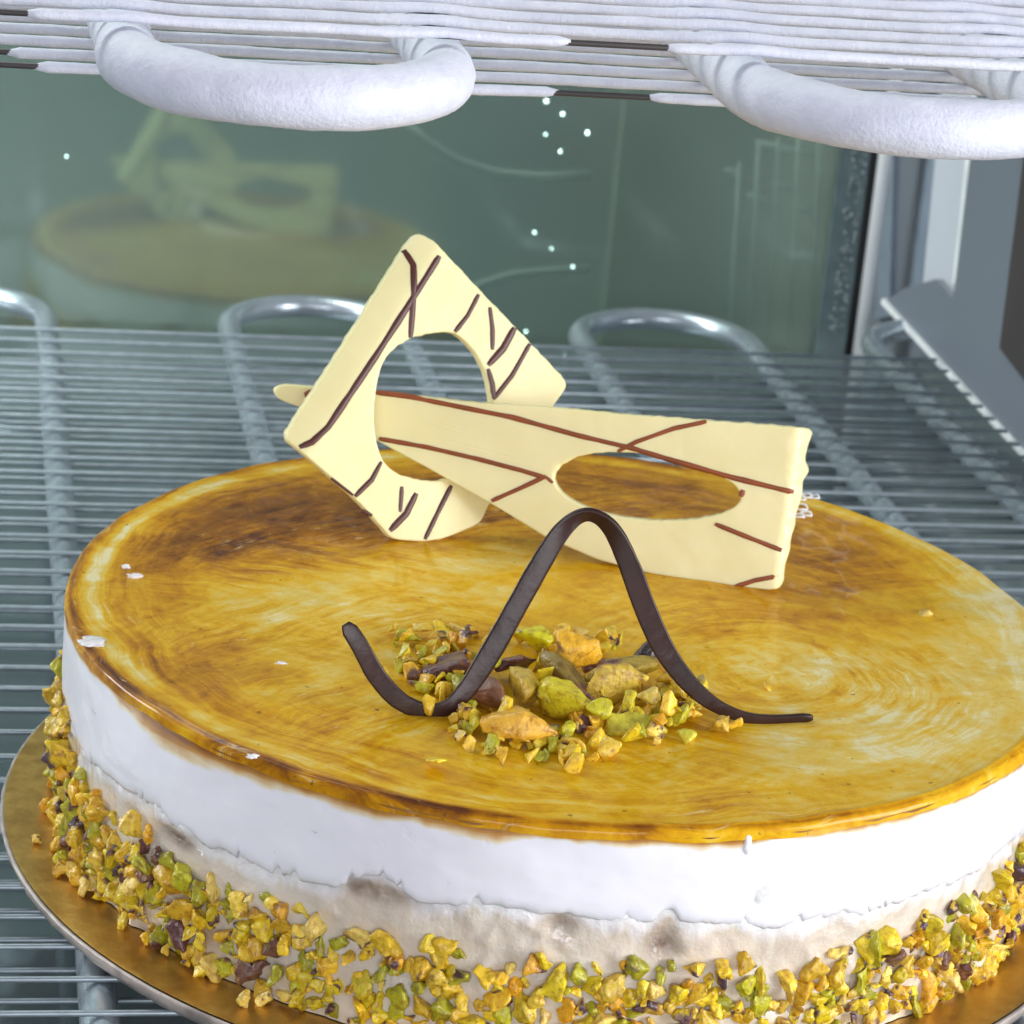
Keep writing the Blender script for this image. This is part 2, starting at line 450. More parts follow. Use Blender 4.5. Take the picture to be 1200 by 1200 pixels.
for i, (r, z) in enumerate(prof):
    for k in range(NA):
        a = 2 * PI * k / NA; j = .0005 * MN.noise(Vector((math.cos(a) * 30, math.sin(a) * 30, i * 1.5))) if i in (2, 3, 4) else 0
        v.append((CX + (r + j) * math.cos(a), CY + (r + j) * math.sin(a), z))
for i in range(len(prof) - 1):
    for k in range(NA): f.append((i*NA+k, i*NA+(k+1) % NA, (i+1)*NA+(k+1) % NA, (i+1)*NA+k))
b.add(v, f); b.build('board_edge', M['edgefoil'], board)

# ------------------------------------------------------------------ the cake
cake = thing('cake', 'large round cake with brushed caramel glaze, white sides and chopped nut border', 'cake', Vector((CX, CY, BT)))
def azim(px, py):                                    # azimuth on the cake of a pixel of its top
    p = onz(px, py, TOP); return math.atan2(p.y - CY, p.x - CX)
A_FRONT = math.atan2(-CY, -CX)
A_LEFT = azim(80, 700); A_RIGHT = A_LEFT + PI
# glazed top: polar grid with a stroke field and a tone map
SW = onz(905, 790, TOP)
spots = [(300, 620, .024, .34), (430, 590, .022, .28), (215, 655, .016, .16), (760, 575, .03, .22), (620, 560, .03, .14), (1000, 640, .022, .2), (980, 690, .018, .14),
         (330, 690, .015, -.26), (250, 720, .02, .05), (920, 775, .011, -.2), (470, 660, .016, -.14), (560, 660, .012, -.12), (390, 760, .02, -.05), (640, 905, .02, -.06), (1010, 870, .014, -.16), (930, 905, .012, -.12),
         (1110, 850, .020, -.15), (1150, 760, .02, -.12), (1160, 700, .012, -.16), (850, 720, .02, .06), (700, 720, .02, -.02), (560, 870, .02, .04), (240, 790, .015, .1), (180, 770, .012, .1)]  # pale spots near the right rim carry a whitish reflection in the colour
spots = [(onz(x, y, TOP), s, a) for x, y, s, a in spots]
def adiff(a, b): return abs((a - b + PI) % (2 * PI) - PI)
NR, NA = 150, 360
LN = (onz(900, 785, TOP) - onz(700, 720, TOP)).normalized(); LX = Vector((-LN.y, LN.x, 0))
v, f, tone = [], [], []; stA, stB, stC, stD, mkA, mkB = [], [], [], [], [], []
LM = Vector((LN.x * math.cos(1.15) - LN.y * math.sin(1.15), LN.x * math.sin(1.15) + LN.y * math.cos(1.15), 0)); LMX = Vector((-LM.y, LM.x, 0))
RT = .0017
rad = [(i / (NR - 12)) * (R - RT) for i in range(NR - 11)] + [None] * 10
for i in range(NR):
    for k in range(NA):
        a = 2 * PI * k / NA
        if i <= NR - 12:
            r = rad[i]; z = 0
            rimup = math.exp(-((R - RT - r) / .0012) ** 2) * .0003
            z += rimup
        else:
            q = (i - (NR - 12)) / 11 * (PI / 2)
            r = R - RT + RT * math.sin(q); z = -(RT - RT * math.cos(q))
            if i == NR - 1: r += .0002; z -= .0010 + .0006 * fbm((math.cos(a) * 9, math.sin(a) * 9, 7))
        x, y = CX + r * math.cos(a), CY + r * math.sin(a)
        wob = .0009 * fbm((math.cos(a) * 3, math.sin(a) * 3, 2)) * (r / R) ** 6
        z += .00035 * fbm((x * 45, y * 45, 1)) + wob * .5
        v.append((x, y, TOP + z))
        dx, dy = x - SW.x, y - SW.y
        d = math.hypot(dx, dy); an = math.atan2(dy, dx); rr = R - r
        stA.append((.1 * math.cos(a), .1 * math.sin(a), r)); stB.append((.04 * math.cos(an), .04 * math.sin(an), d))
        q2 = Vector((dx, dy, 0)); bend_ = .25 * (q2.dot(LN)) ** 2 * 8
        stC.append((q2.dot(LN), q2.dot(LX) + bend_, 0))
        stD.append((q2.dot(LM), q2.dot(LMX) + 1.6 * q2.dot(LM) ** 2, 0))
        mkA.append(min(1, math.exp(-(rr / .024) ** 2) * (1.0 if i < NR else 1))); mkB.append(math.exp(-(d / .058) ** 4))
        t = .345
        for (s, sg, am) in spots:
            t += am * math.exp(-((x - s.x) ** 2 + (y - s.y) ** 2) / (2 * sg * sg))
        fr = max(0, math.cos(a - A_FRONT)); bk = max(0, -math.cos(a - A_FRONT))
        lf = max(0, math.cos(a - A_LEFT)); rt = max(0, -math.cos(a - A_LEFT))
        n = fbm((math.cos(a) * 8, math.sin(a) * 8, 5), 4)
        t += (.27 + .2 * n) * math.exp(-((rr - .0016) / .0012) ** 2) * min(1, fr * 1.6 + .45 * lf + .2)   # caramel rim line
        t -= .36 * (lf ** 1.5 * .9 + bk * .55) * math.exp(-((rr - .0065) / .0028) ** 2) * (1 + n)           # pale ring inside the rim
        t -= .17 * rt ** 2 * math.exp(-(rr / .02) ** 2)  # whitish reflection along the right rim painted into the tone
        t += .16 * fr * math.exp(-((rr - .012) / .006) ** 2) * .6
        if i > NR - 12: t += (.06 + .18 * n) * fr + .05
        tone.append(t)
for i in range(NR - 1):
    for k in range(NA): f.append((i*NA+k, i*NA+(k+1) % NA, (i+1)*NA+(k+1) % NA, (i+1)*NA+k))
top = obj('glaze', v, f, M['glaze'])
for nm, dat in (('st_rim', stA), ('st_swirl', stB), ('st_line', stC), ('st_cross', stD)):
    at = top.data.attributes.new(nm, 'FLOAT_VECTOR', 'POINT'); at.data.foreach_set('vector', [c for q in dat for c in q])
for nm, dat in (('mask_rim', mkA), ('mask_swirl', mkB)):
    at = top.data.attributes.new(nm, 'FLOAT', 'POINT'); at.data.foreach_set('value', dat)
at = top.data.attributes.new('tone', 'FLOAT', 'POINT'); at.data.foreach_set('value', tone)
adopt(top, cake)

# white layer with a ragged lower edge
def side_az(px, py, z): 
    best = None
    for zz in np.linspace(TOP, BT, 200):
        q = onz(px, py, zz)
        if math.hypot(q.x - CX, q.y - CY) <= R: return math.atan2(q.y - CY, q.x - CX), zz
    return math.atan2(q.y - CY, q.x - CX), BT
(AC1, ZC1), (AC2, ZC2), (AC3, ZC3) = side_az(440, 1048, 0), side_az(778, 1108, 0), side_az(205, 985, 0)
def whiteb(a):
    n = fbm((math.cos(a) * 6, math.sin(a) * 6, 9), 3)
    n2 = fbm((math.cos(a) * 45, math.sin(a) * 45, 3), 3)
    base = .0245 - .0035 * math.exp(-(adiff(a, azim(640, 970)) / .35) ** 2)
    notch = .002 * (1 if n2 > .42 else 0) + .0035 * math.exp(-(adiff(a, AC1) / .055) ** 4) + .003 * math.exp(-(adiff(a, AC2) / .02) ** 4)
    return base + .0022 * n + .0008 * n2 - notch
NA = 900; rows = 34
v, f, stain = [], [], []
for i in range(rows):
    for k in range(NA):
        a = 2 * PI * k / NA; u = (i / (rows - 5)) if i < rows - 4 else 1
        hb = whiteb(a)
        z = TOP - RT - (hb - RT) * min(1, u)
        r = R + .00022 * fbm((math.cos(a) * 10, math.sin(a) * 10, z * 120), 3)
        ea = max(0, u - .86) / .14
        r -= .0009 * ea ** 3
        if i >= rows - 4:
            r -= .0012 * (i - (rows - 5)) / 1.0; z += .0002 * (i - (rows - 5))
        v.append((CX + r * math.cos(a), CY + r * math.sin(a), z))
        dz = TOP - z
        n = fbm((math.cos(a) * 7, math.sin(a) * 7, 4), 4); n3 = fbm((math.cos(a) * 25, math.sin(a) * 25, z * 200), 3)
        w = .0020 + .0014 * n + .0032 * math.exp(-(adiff(a, azim(210, 845)) / .22) ** 2) + .0014 * math.exp(-(adiff(a, azim(450, 938)) / .25) ** 2)
        s = (.78 + .1 * n) * math.exp(-((dz - RT) / max(.0008, w)) ** 2) + .12 * n3 * math.exp(-(dz / .006) ** 2)
        if math.cos(a - A_FRONT) < 0: s *= .6
        stain.append(s)
for i in range(rows - 1):
    for k in range(NA): f.append((i*NA+k, (i+1)*NA+k, (i+1)*NA+(k+1) % NA, i*NA+(k+1) % NA))
wl = obj('mousse_layer', v, f, M['white'])
at = wl.data.attributes.new('stain', 'FLOAT', 'POINT'); at.data.foreach_set('value', stain)
adopt(wl, cake)
# beige layer
NA = 720; rows = 34; v, f, cav, smear = [], [], [], []
for i in range(rows):
    for k in range(NA):
        a = 2 * PI * k / NA; z = BT + (TOP - .012 - BT) * (1 - i / (rows - 1))
        n = fbm((math.cos(a) * 14, math.sin(a) * 14, z * 90), 4)
        r = R - .0010 + .0006 * n + .0016 * max(0, fbm((math.cos(a) * 22, math.sin(a) * 22, z * 200 + 7), 2) - .2)
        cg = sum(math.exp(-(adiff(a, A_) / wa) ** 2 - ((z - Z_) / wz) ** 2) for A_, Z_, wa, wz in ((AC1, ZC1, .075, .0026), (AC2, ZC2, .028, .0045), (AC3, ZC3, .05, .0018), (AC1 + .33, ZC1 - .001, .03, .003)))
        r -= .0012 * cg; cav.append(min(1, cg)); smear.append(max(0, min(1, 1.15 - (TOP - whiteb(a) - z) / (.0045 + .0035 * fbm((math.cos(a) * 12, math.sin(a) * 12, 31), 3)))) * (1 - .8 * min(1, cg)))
        v.append((CX + r * math.cos(a), CY + r * math.sin(a), z))
for i in range(rows - 1):
    for k in range(NA): f.append((i*NA+k, (i+1)*NA+k, (i+1)*NA+(k+1) % NA, i*NA+(k+1) % NA))
cl = obj('cream_layer', v, f, M['beige'])
at = cl.data.attributes.new('smear', 'FLOAT', 'POINT'); at.data.foreach_set('value', smear)
at = cl.data.attributes.new('cav', 'FLOAT', 'POINT'); at.data.foreach_set('value', cav)
adopt(cl, cake)

# ------------------------------------------------------------------ chopped pistachio pieces
FLESH = [(.84, .52, .03), (.82, .54, .03), (.80, .50, .03), (.76, .50, .02), (.70, .52, .02), (.80, .56, .06), (.50, .47, .02), (.76, .40, .02), (.84, .62, .14), (.78, .58, .03), (.42, .40, .02), (.70, .54, .02)]
SKIN = [(.13, .05, .05), (.18, .085, .055), (.08, .04, .055)]
def nut_mesh(size, asp=(1, .8, .65), flesh=None, skin=None, cover=.25, seed=0, npts=13, fine=True, sharp=False):
    """an angular chunk: hull of random points, softened; a patch of it keeps its dark skin"""
    rnd = random.Random(seed); bm = bmesh.new()
    for i in range(npts):
        d = Vector((rnd.gauss(0, 1), rnd.gauss(0, 1), rnd.gauss(0, 1))).normalized() * rnd.uniform(.8, 1)
        bm.verts.new((d.x * size * .66 * asp[0], d.y * size * .66 * asp[1], d.z * size * .66 * asp[2]))
    r = bmesh.ops.convex_hull(bm, input=bm.verts)
    bmesh.ops.delete(bm, geom=[g for g in r['geom_interior'] if isinstance(g, bmesh.types.BMVert)], context='VERTS')
    bmesh.ops.dissolve_limit(bm, angle_limit=.3, verts=bm.verts, edges=bm.edges)
    bmesh.ops.bevel(bm, geom=list(bm.edges), offset=size * .06, segments=1, profile=.6, affect='EDGES', clamp_overlap=True)
    bmesh.ops.triangulate(bm, faces=bm.faces)
    bmesh.ops.subdivide_edges(bm, edges=bm.edges, cuts=1, use_grid_fill=True)
    bmesh.ops.smooth_vert(bm, verts=bm.verts, factor=.08 if sharp else .22, use_axis_x=True, use_axis_y=True, use_axis_z=True)
    if fine: bmesh.ops.subdivide_edges(bm, edges=bm.edges, cuts=1, use_grid_fill=True)
    o3 = Vector((rnd.uniform(0, 99),) * 3)
    sd = Vector((rnd.gauss(0, 1), rnd.gauss(0, 1), rnd.gauss(0, 1))).normalized()
    bm.normal_update()
    for q in bm.verts:
        q.co += q.normal * size * ((.05 if sharp else .10) * MN.noise(q.co * (3.2 / size) + o3) + (.03 if sharp else .05) * MN.noise(q.co * (8 / size) + o3))
    verts = [q.co.copy() for q in bm.verts]; bm.verts.index_update()
    faces = [tuple(q.index for q in fc.verts) for fc in bm.faces]
    fl = flesh or rnd.choice(FLESH); sk = skin or rnd.choice(SKIN)
    j = rnd.uniform(.8, 1.15); fl = tuple(c * j for c in fl)
    cols = []
    for p in verts:
        s = p.dot(sd) / (size * .5) + .5 * MN.noise(p * (4 / size) + o3)
        w = min(1, max(0, (s - (1 - 2 * cover)) / .15))
        cols.append(tuple(fl[i] * (1 - w) + sk[i] * w for i in range(3)))
    bm.free()
    return verts, faces, cols
def nut_obj(name, data, loc, rot, parent=None):
    verts, faces, cols = data
    o = obj(name, verts, faces, M['nut'])
    at = o.data.color_attributes.new('tint', 'FLOAT_COLOR', 'POINT')
    at.data.foreach_set('color', [c for q in cols for c in (*q, 1)])
    o.data.transform(rot.to_matrix().to_4x4() if hasattr(rot, 'to_matrix') else rot)
    if parent is None: o.location = loc
    else:
        o.parent = parent; o.matrix_parent_inverse = Matrix.Identity(4); o.location = Vector(loc) - Vector(parent.location)
    return o
def rrot(rnd): 
    from mathutils import Euler
    return Euler((rnd.uniform(0, 6.3), rnd.uniform(0, 6.3), rnd.uniform(0, 6.3)))

rnd = random.Random(11)
side = []
tries = 0
def bandtop(a):
    n = fbm((math.cos(a) * 9, math.sin(a) * 9, 20), 3)
    t = .0215 + .006 * n
    t += .010 * math.exp(-(adiff(a, A_LEFT) / .22) ** 2) + .004 * math.exp(-(adiff(a, A_RIGHT - .35) / .35) ** 2)
    return t
placed = []
while tries < 22000 and len(side) < 1300:
    tries += 1
    a = rnd.uniform(0, 2 * PI)
    if math.cos(a - A_FRONT) < -.25: continue
    bt = bandtop(a)
    u = rnd.random() ** 1.1
    z = BT + .0018 + u * bt
    if u > .78 and rnd.random() < .5: continue
    size = rnd.choice([.004, .0045, .005, .006, .0065, .007, .0075, .0085]) * rnd.uniform(.85, 1.15)
    ok = True
    for (a2, z2, s2) in placed:
        if adiff(a, a2) * R < (size + s2) * .225 and abs(z - z2) < (size + s2) * .225: ok = False; break
    if not ok: continue
    if fbm((math.cos(a) * 26, math.sin(a) * 26, z * 150), 2) < -.12 - .25 * (1 - u): continue
    placed.append((a, z, size))
    r = R - .0010 + size * rnd.uniform(.05, .24)
    side.append((a, z, r, size))
def nutpos(a, z, r): return Vector((CX + r * math.cos(a), CY + r * math.sin(a), z))
items = []
for i, (a, z, r, size) in enumerate(side):
    p = nutpos(a, z, r)
    d = nut_mesh(size, (1, rnd.uniform(.6, .95), rnd.uniform(.5, .8)), cover=rnd.choice([0, 0, .05, .1, .15, .2, .3, .3, .8 if rnd.random() < .6 else .2]), seed=1000 + i, npts=rnd.choice([8, 10, 13]))
    dv = p - CAM; dep = dv.dot(FWD); sx = 600 + F * dv.dot(RGT) / dep; sy = 600 - F * dv.dot(UPV) / dep
    vis = -20 < sx < 1220 and sy < 1210 and math.cos(a - A_FRONT) > -.05
    items.append(((size / dep) if vis else 0, d, p, rrot(rnd), size))
items.sort(key=lambda q: -q[0])
for q in items[:100]: nut_obj('nut_piece', q[1], q[2], q[3], cake)
def merged(name, lst, parent):
    V, Fc, Cc = [], [], []
    for (_, (vv, ff, cc), p, ro, s) in lst:
        m = ro.to_matrix(); bse = len(V)
        V += [m @ q + p for q in vv]; Fc += [tuple(i + bse for i in g) for g in ff]; Cc += cc
    o = obj(name, V, Fc, M['nut'])
    at = o.data.color_attributes.new('tint', 'FLOAT_COLOR', 'POINT'); at.data.foreach_set('color', [c for q in Cc for c in (*q, 1)])
    if parent is not None: adopt(o, parent)
    return o
st = merged('nut_coating', items[100:], cake); st['kind'] = 'stuff'
# crumbs that fell on the golden board beside the cake
for i in range(26):
    a = A_LEFT + rnd.uniform(-.15, .9) if i < 18 else A_RIGHT - rnd.uniform(0, .8)
    size = rnd.uniform(.0025, .0055); r = R + .001 + abs(rnd.gauss(0, .003))
    if r > BR - .003: r = BR - .004
    left = i < 18
    o = nut_obj('nut_crumb', nut_mesh(size, seed=4000 + i, cover=.15), nutpos(a, BT + size * .3, r), rrot(rnd))
    tag(o, 'chopped nut crumb lying on the golden board at the left foot of the cake' if left else 'chopped nut crumb lying on the golden board at the right foot of the cake', 'nut crumb', 'nut crumbs fallen on the left of the board' if left else 'nut crumbs fallen on the right of the board')

# small chips and smears of white icing left on the rim and the glaze
def blob(name, p, sx, sy, sz, mat, parent, seed, amp=1):
    bm = bmesh.new(); bmesh.ops.create_icosphere(bm, subdivisions=3, radius=1)
    for q in bm.verts:
        n = q.co.normalized(); q.co = n * (1 + amp * .7 * MN.noise(n * 1.7 + Vector((seed, 0, 0))) + amp * .3 * MN.noise(n * 4 + Vector((seed, 0, 0))))
        q.co = Vector((q.co.x * sx, q.co.y * sy, q.co.z * sz)) + p
    bm.verts.index_update()
    o = obj(name, [q.co.copy() for q in bm.verts], [tuple(q.index for q in g.verts) for g in bm.faces], mat); bm.free()
    return adopt(o, parent)
icing = simple('white_icing', (.80, .78, .77), .25, 0, 60, .05, .2, 300)
for i, (x, y, a, c) in enumerate([(110, 752, .0036, .0034), (158, 675, .0022, .0012), (148, 664, .0012, .0009), (296, 886, .0014, .001), (330, 778, .0016, .0007)]):
    blob('icing_chip', onz(x, y, TOP + .0001), a * .85, c * .8, .0005, icing, cake, i * 3.3)
for i, (x, y, L) in enumerate([(876, 990, .0040)]):
    p = onz(x, y, TOP - .004); a = math.atan2(p.y - CY, p.x - CX)
    # walk down the side of the cake until the pixel's ray meets it
    for zz in np.linspace(TOP, BT, 160):
        q = onz(x, y, zz)
        if math.hypot(q.x - CX, q.y - CY) <= R + .0002: p = q; break
    blob('icing_drip', p, .0009, .0005, L * .6, icing, cake, 40 + i, .3)

# ------------------------------------------------------------------ the two white chocolate plaques
def plane3(a, b, c):
    n = (b - a).cross(c - a).normalized()
    if n.dot(CAM - a) < 0: n = -n
    return a, n
def resample(poly, n):
    P = [Vector((x, y)) for x, y in poly]; P.append(P[0].copy()); L = [0]
    for i in range(len(P) - 1): L.append(L[-1] + (P[i+1] - P[i]).length)
    out = []
    for k in range(n):
        s = L[-1] * k / n; j = max(i for i in range(len(L)) if L[i] <= s + 1e-9); j = min(j, len(P) - 2)
        out.append(P[j].lerp(P[j+1], (s - L[j]) / max(1e-9, L[j+1] - L[j])))
    return out
def rounded(poly, it=2):
    P = [Vector(p) for p in poly]
    for _ in range(it):
        Q = []
        for i in range(len(P)):
            a, b = P[i], P[(i + 1) % len(P)]; L = (b - a).length
            t = min(.25, 5 / max(L, 1e-6)) if L > 20 else .25
            Q += [a.lerp(b, t), a.lerp(b, 1 - t)]
        P = Q
    return P
def plaque(name, outer, hole, pl, th, parent, bend=None, jag=.0003, N=360, Mr=16):
    p0, n = pl; O = resample(rounded(outer), N); hc = sum((Vector(h) for h in hole), Vector((0, 0))) / len(hole)
    Hh = resample(rounded(hole, 2), 500)
    def hole_at(d):
        best = max(Hh, key=lambda h: (h - hc).normalized().dot(d)); return best
    hp = [hole_at((o - hc).normalized()) for o in O]
    # smooth the hole samples a little
    hp = [(hp[i-1] + hp[i] * 2 + hp[(i+1) % N]) / 4 for i in range(N)]
    ts = [0, .012, .03, .06] + [.06 + .88 * (i + 1) / Mr for i in range(Mr - 1)] + [.94, .97, .988, 1]
    v, f = [], []
    for sidei in (0, 1):
        for t in ts:
            for k in range(N):
                q = hp[k].lerp(O[k], t)
                w = onplane(q.x, q.y, p0, n)
                L = (onplane(O[k].x, O[k].y, p0, n) - onplane(hp[k].x, hp[k].y, p0, n)).length
                e = min(t, 1 - t) * L; er = .00035
                drop = (er - math.sqrt(max(0, er * er - (er - min(e, er)) ** 2))) if e < er else 0
                h = (-drop) if sidei == 0 else (-th + drop)
                if bend: h += bend(q.x, q.y)
                if sidei == 0: h += .00012 * fbm((q.x * .02, q.y * .02, 3), 3)
                if t in (0, 1): w = w + (w - p0).normalized() * jag * fbm((q.x * .09, q.y * .09, 1), 3)
                v.append(w + n * h)
    T = len(ts)
    for sidei in (0, 1):
        for i in range(T - 1):
            for k in range(N):
                q = (sidei*T*N + i*N+k, sidei*T*N + i*N+(k+1) % N, sidei*T*N + (i+1)*N+(k+1) % N, sidei*T*N + (i+1)*N+k)
                f.append(q if sidei == 0 else q[::-1])
    for i in (0, T - 1):
        for k in range(N):
            a, c = i*N+k, i*N+(k+1) % N; q = (a, c, c + T*N, a + T*N)
            f.append(q)
    b = MB(); b.add(v, f); return b.build(name, M['wchoc'], parent)
def stripe(name, lines, pl, parent, mat, bend=None):
    p0, n = pl; b = MB()
    for (pts, w) in lines:
        P = []
        for i in range(len(pts) - 1):
            a, c = Vector(pts[i]), Vector(pts[i+1]); m = max(2, int((c - a).length / 6))
            P += [a.lerp(c, j / m) for j in range(m)]
        P.append(Vector(pts[-1])); N = len(P); v = []
        for i, p in enumerate(P):
            t = (P[min(i+1, N-1)] - P[max(i-1, 0)]).normalized(); s = Vector((-t.y, t.x))
            ww = w / 2 * (1 + .22 * MN.noise(Vector((p.x * .05, p.y * .05, w)))) * (1 if 0 < i < N - 1 else .7)
            for (o, h) in ((-1.1, -.0003), (-.85, .0001), (0, .0002), (.85, .0001), (1.1, -.0003)):
                q = p + s * ww * o
                v.append(onplane(q.x, q.y, p0, n) + n * (h + (bend(q.x, q.y) if bend else 0)))
        f = [(i*5+k, i*5+k+1, (i+1)*5+k+1, (i+1)*5+k) for i in range(N - 1) for k in range(4)]
        b.add(v, f)
    return b.build(name, mat, parent)

c0 = onz(515, 634, TOP); d0 = depth(c0)
ringpl = plane3(c0, pt(342, 518, d0 - .016), pt(492, 277, d0 - .004))
cA = onz(905, 694, TOP); dA = depth(cA)
TIPD = d0 + .004
barpl = plane3(cA, pt(318, 456, TIPD), pt(945, 506, dA - .006))
# sign check of the bend: the left corner must be on the bent side
_a, _c = Vector((352, 527)), Vector((515, 290)); _t = (_c - _a).normalized(); _s = Vector((420, 390)) - _a
SGN = 1 if (_s.x * _t.y - _s.y * _t.x) > 0 else -1
def ringbend(x, y):
    a, c = Vector((372, 520)), Vector((512, 298)); t = (c - a).normalized(); s = Vector((x, y)) - a
    dist = SGN * (s.x * t.y - s.y * t.x)
    return -.0030 * min(1.5, max(0, dist - 2) / 30) ** 1.35
ring = thing('chocolate_plaque', 'square white chocolate plaque with round hole standing on one corner on the cake', 'chocolate decoration', c0)
router = [(484, 282), (494, 273), (504, 277), (560, 337), (665, 447), (662, 458), (648, 476), (610, 540), (574, 588), (564, 613), (524, 630), (498, 635), (459, 632), (436, 605), (412, 580), (385, 557), (355, 531), (338, 514), (346, 498), (410, 400)]
rhole = [(484, 395), (505, 391), (519, 389), (532, 390), (546, 400), (559, 416), (568, 433), (573, 451), (576, 470), (577, 490), (573, 515), (562, 537), (546, 552), (530, 560), (510, 564), (488, 562), (464, 555), (448, 540), (440, 513), (438, 482), (442, 448), (450, 421), (464, 406)]
plaque('plate', router, rhole, ringpl, .0030, ring, ringbend)
DL = [([(515, 300), (490, 340), (440, 418), (385, 500), (366, 518), (352, 524)], 7), ([(478, 292), (486, 310), (485, 345), (481, 396)], 6), ([(561, 345), (548, 370), (533, 389)], 5), ([(574, 360), (577, 385), (577, 410)], 5),
      ([(603, 384), (590, 408), (572, 428)], 7), ([(572, 432), (577, 450), (579, 467)], 5), ([(621, 403), (600, 440), (578, 468)], 5), ([(447, 541), (436, 562), (416, 582)], 5),
      ([(471, 570), (469, 600)], 5), ([(488, 578), (476, 602), (457, 622)], 7), ([(529, 569), (515, 597), (498, 632)], 5), ([(388, 560), (414, 580)], 3), ([(424, 598), (436, 604)], 4)]
stripe('chocolate_line', [(a_, w_ * 1.22) for a_, w_ in DL], ringpl, ring, M['stripe_dark'], ringbend)

bar = thing('chocolate_plaque', 'long tapered white chocolate plaque with oval hole pushed through the square one', 'chocolate decoration', cA)
bouter = [(318, 456), (326, 450), (365, 453), (440, 459), (480, 463), (560, 472), (640, 477), (740, 486), (860, 495), (936, 501), (951, 507), (947, 517), (943, 530), (941, 542), (946, 553), (943, 560), (938, 566), (938, 585), (931, 602), (930, 618), (925, 632), (924, 648), (918, 664), (917, 688), (905, 692), (870, 688), (800, 678), (760, 672), (700, 656), (640, 630), (575, 590), (500, 548), (440, 516), (370, 484), (325, 468)]
bhole = []
for k in range(90):
    a = 2 * PI * k / 90
    x, y = 110 * math.cos(a), 38 * math.sin(a) * (1 - .10 * math.cos(a)); ro = .115
    bhole.append((759 + x * math.cos(ro) - y * math.sin(ro), 571 + x * math.sin(ro) + y * math.cos(ro)))
def barbend(x, y):
    e = 938 - (y - 505) * .135
    return -.0030 * min(1.6, max(0, (x - e + 4) / 12)) - (.0006 * MN.noise(Vector((x * .08, y * .08, 2))) if x > e else 0)
plaque('plate', bouter, bhole, barpl, .0032, bar, barbend, .00035, 520)
RL = [([(440, 460), (480, 465), (530, 475), (600, 489), (680, 511), (740, 525), (790, 540), (860, 560), (930, 577)], 6.5), ([(724, 529), (745, 518), (790, 502), (828, 494)], 6), ([(444, 514), (500, 524), (560, 538), (610, 551), (640, 560)], 6),
      ([(640, 558), (610, 572), (576, 587)], 6), ([(838, 614), (870, 627), (916, 645)], 6), ([(860, 688), (885, 680), (912, 675)], 6), ([(871, 574), (868, 582)], 7), ([(640, 559), (648, 566)], 5), ([(357, 463), (366, 461), (374, 460)], 10)]
stripe('chocolate_line', RL, barpl, bar, M['stripe_red'], barbend)

# ------------------------------------------------------------------ dark chocolate curl
q1, q2 = onz(492, 829, TOP), onz(884, 838, TOP)
curlpl = plane3(q1, q2, q1 + Vector((0, 0, .1)))
cpts = [(405, 731, 20, 0), (420, 752, 22, 0), (440, 786, 24, .0), (465, 812, 24, .1), (492, 823, 21, .3), (520, 822, 20, .3), (545, 802, 24, .1), (575, 760, 27, 0), (605, 712, 27, 0), (635, 664, 26, 0), (660, 629, 24, .2), (683, 612, 19, .6), (703, 613, 19, .7), (722, 630, 24, .4), (740, 668, 27, .1), (756, 712, 28, 0), (775, 755, 27, 0), (797, 787, 24, .0), (822, 811, 20, .1), (850, 826, 16, .2), (880, 834, 14, .3), (915, 836, 14, .4), (948, 835, 12, .5)]
def cr(p, t):
    i = min(int(t), len(p) - 2); u = t - i
    g = lambda j: np.array(p[max(0, min(len(p) - 1, j))], float)
    a, b_, c, d = g(i - 1), g(i), g(i + 1), g(i + 2)
    return .5 * (2 * b_ + (c - a) * u + (2*a - 5*b_ + 4*c - d) * u*u + (3*b_ - a - 3*c + d) * u**3)
NC = 220; cs = [cr(cpts, (len(cpts) - 1) * i / (NC - 1)) for i in range(NC)]
P = []
for i, c in enumerate(cs):
    w = onplane(c[0], c[1], *curlpl); P.append(w + curlpl[1] * (.004 * math.sin(i / NC * 2 * PI * 1.4)))
v = []; NS = 16
for i, p in enumerate(P):
    t = (P[min(i+1, NC-1)] - P[max(i-1, 0)]).normalized(); vn = (CAM - p).normalized()
    wd = vn.cross(t).normalized(); nd = t.cross(wd).normalized()
    tw = cs[i][3] * 1.1; w2 = wd * math.cos(tw) + nd * math.sin(tw); n2 = nd * math.cos(tw) - wd * math.sin(tw)
    hw = cs[i][2] * .48 * (1 + .05 * MN.noise(Vector((i * .07, 3, 0))) + .03 * MN.noise(Vector((i * .3, 9, 0)))) * depth(p) / F / max(.5, math.cos(tw) + .35 * math.sin(tw)); ht = .0007
    end = min(1, .55 + min(i, NC - 1 - i) / 4 * .45)
    for k in range(NS):
        a = 2 * PI * k / NS; ca, sa = math.cos(a), math.sin(a)
        e = lambda c_: math.copysign(abs(c_) ** .35, c_)
        v.append(p + w2 * hw * end * e(ca) + n2 * ht * e(sa))
f = [(i*NS+k, i*NS+(k+1) % NS, (i+1)*NS+(k+1) % NS, (i+1)*NS+k) for i in range(NC-1) for k in range(NS)]
f += [tuple(range(NS))[::-1], tuple((NC-1)*NS + k for k in range(NS))]
b = MB(); b.add(v, f); curl = b.build('chocolate_curl', M['dchoc'])
center(curl, q1); tag(curl, 'wavy dark chocolate curl arching over the heap of nuts', 'chocolate decoration')

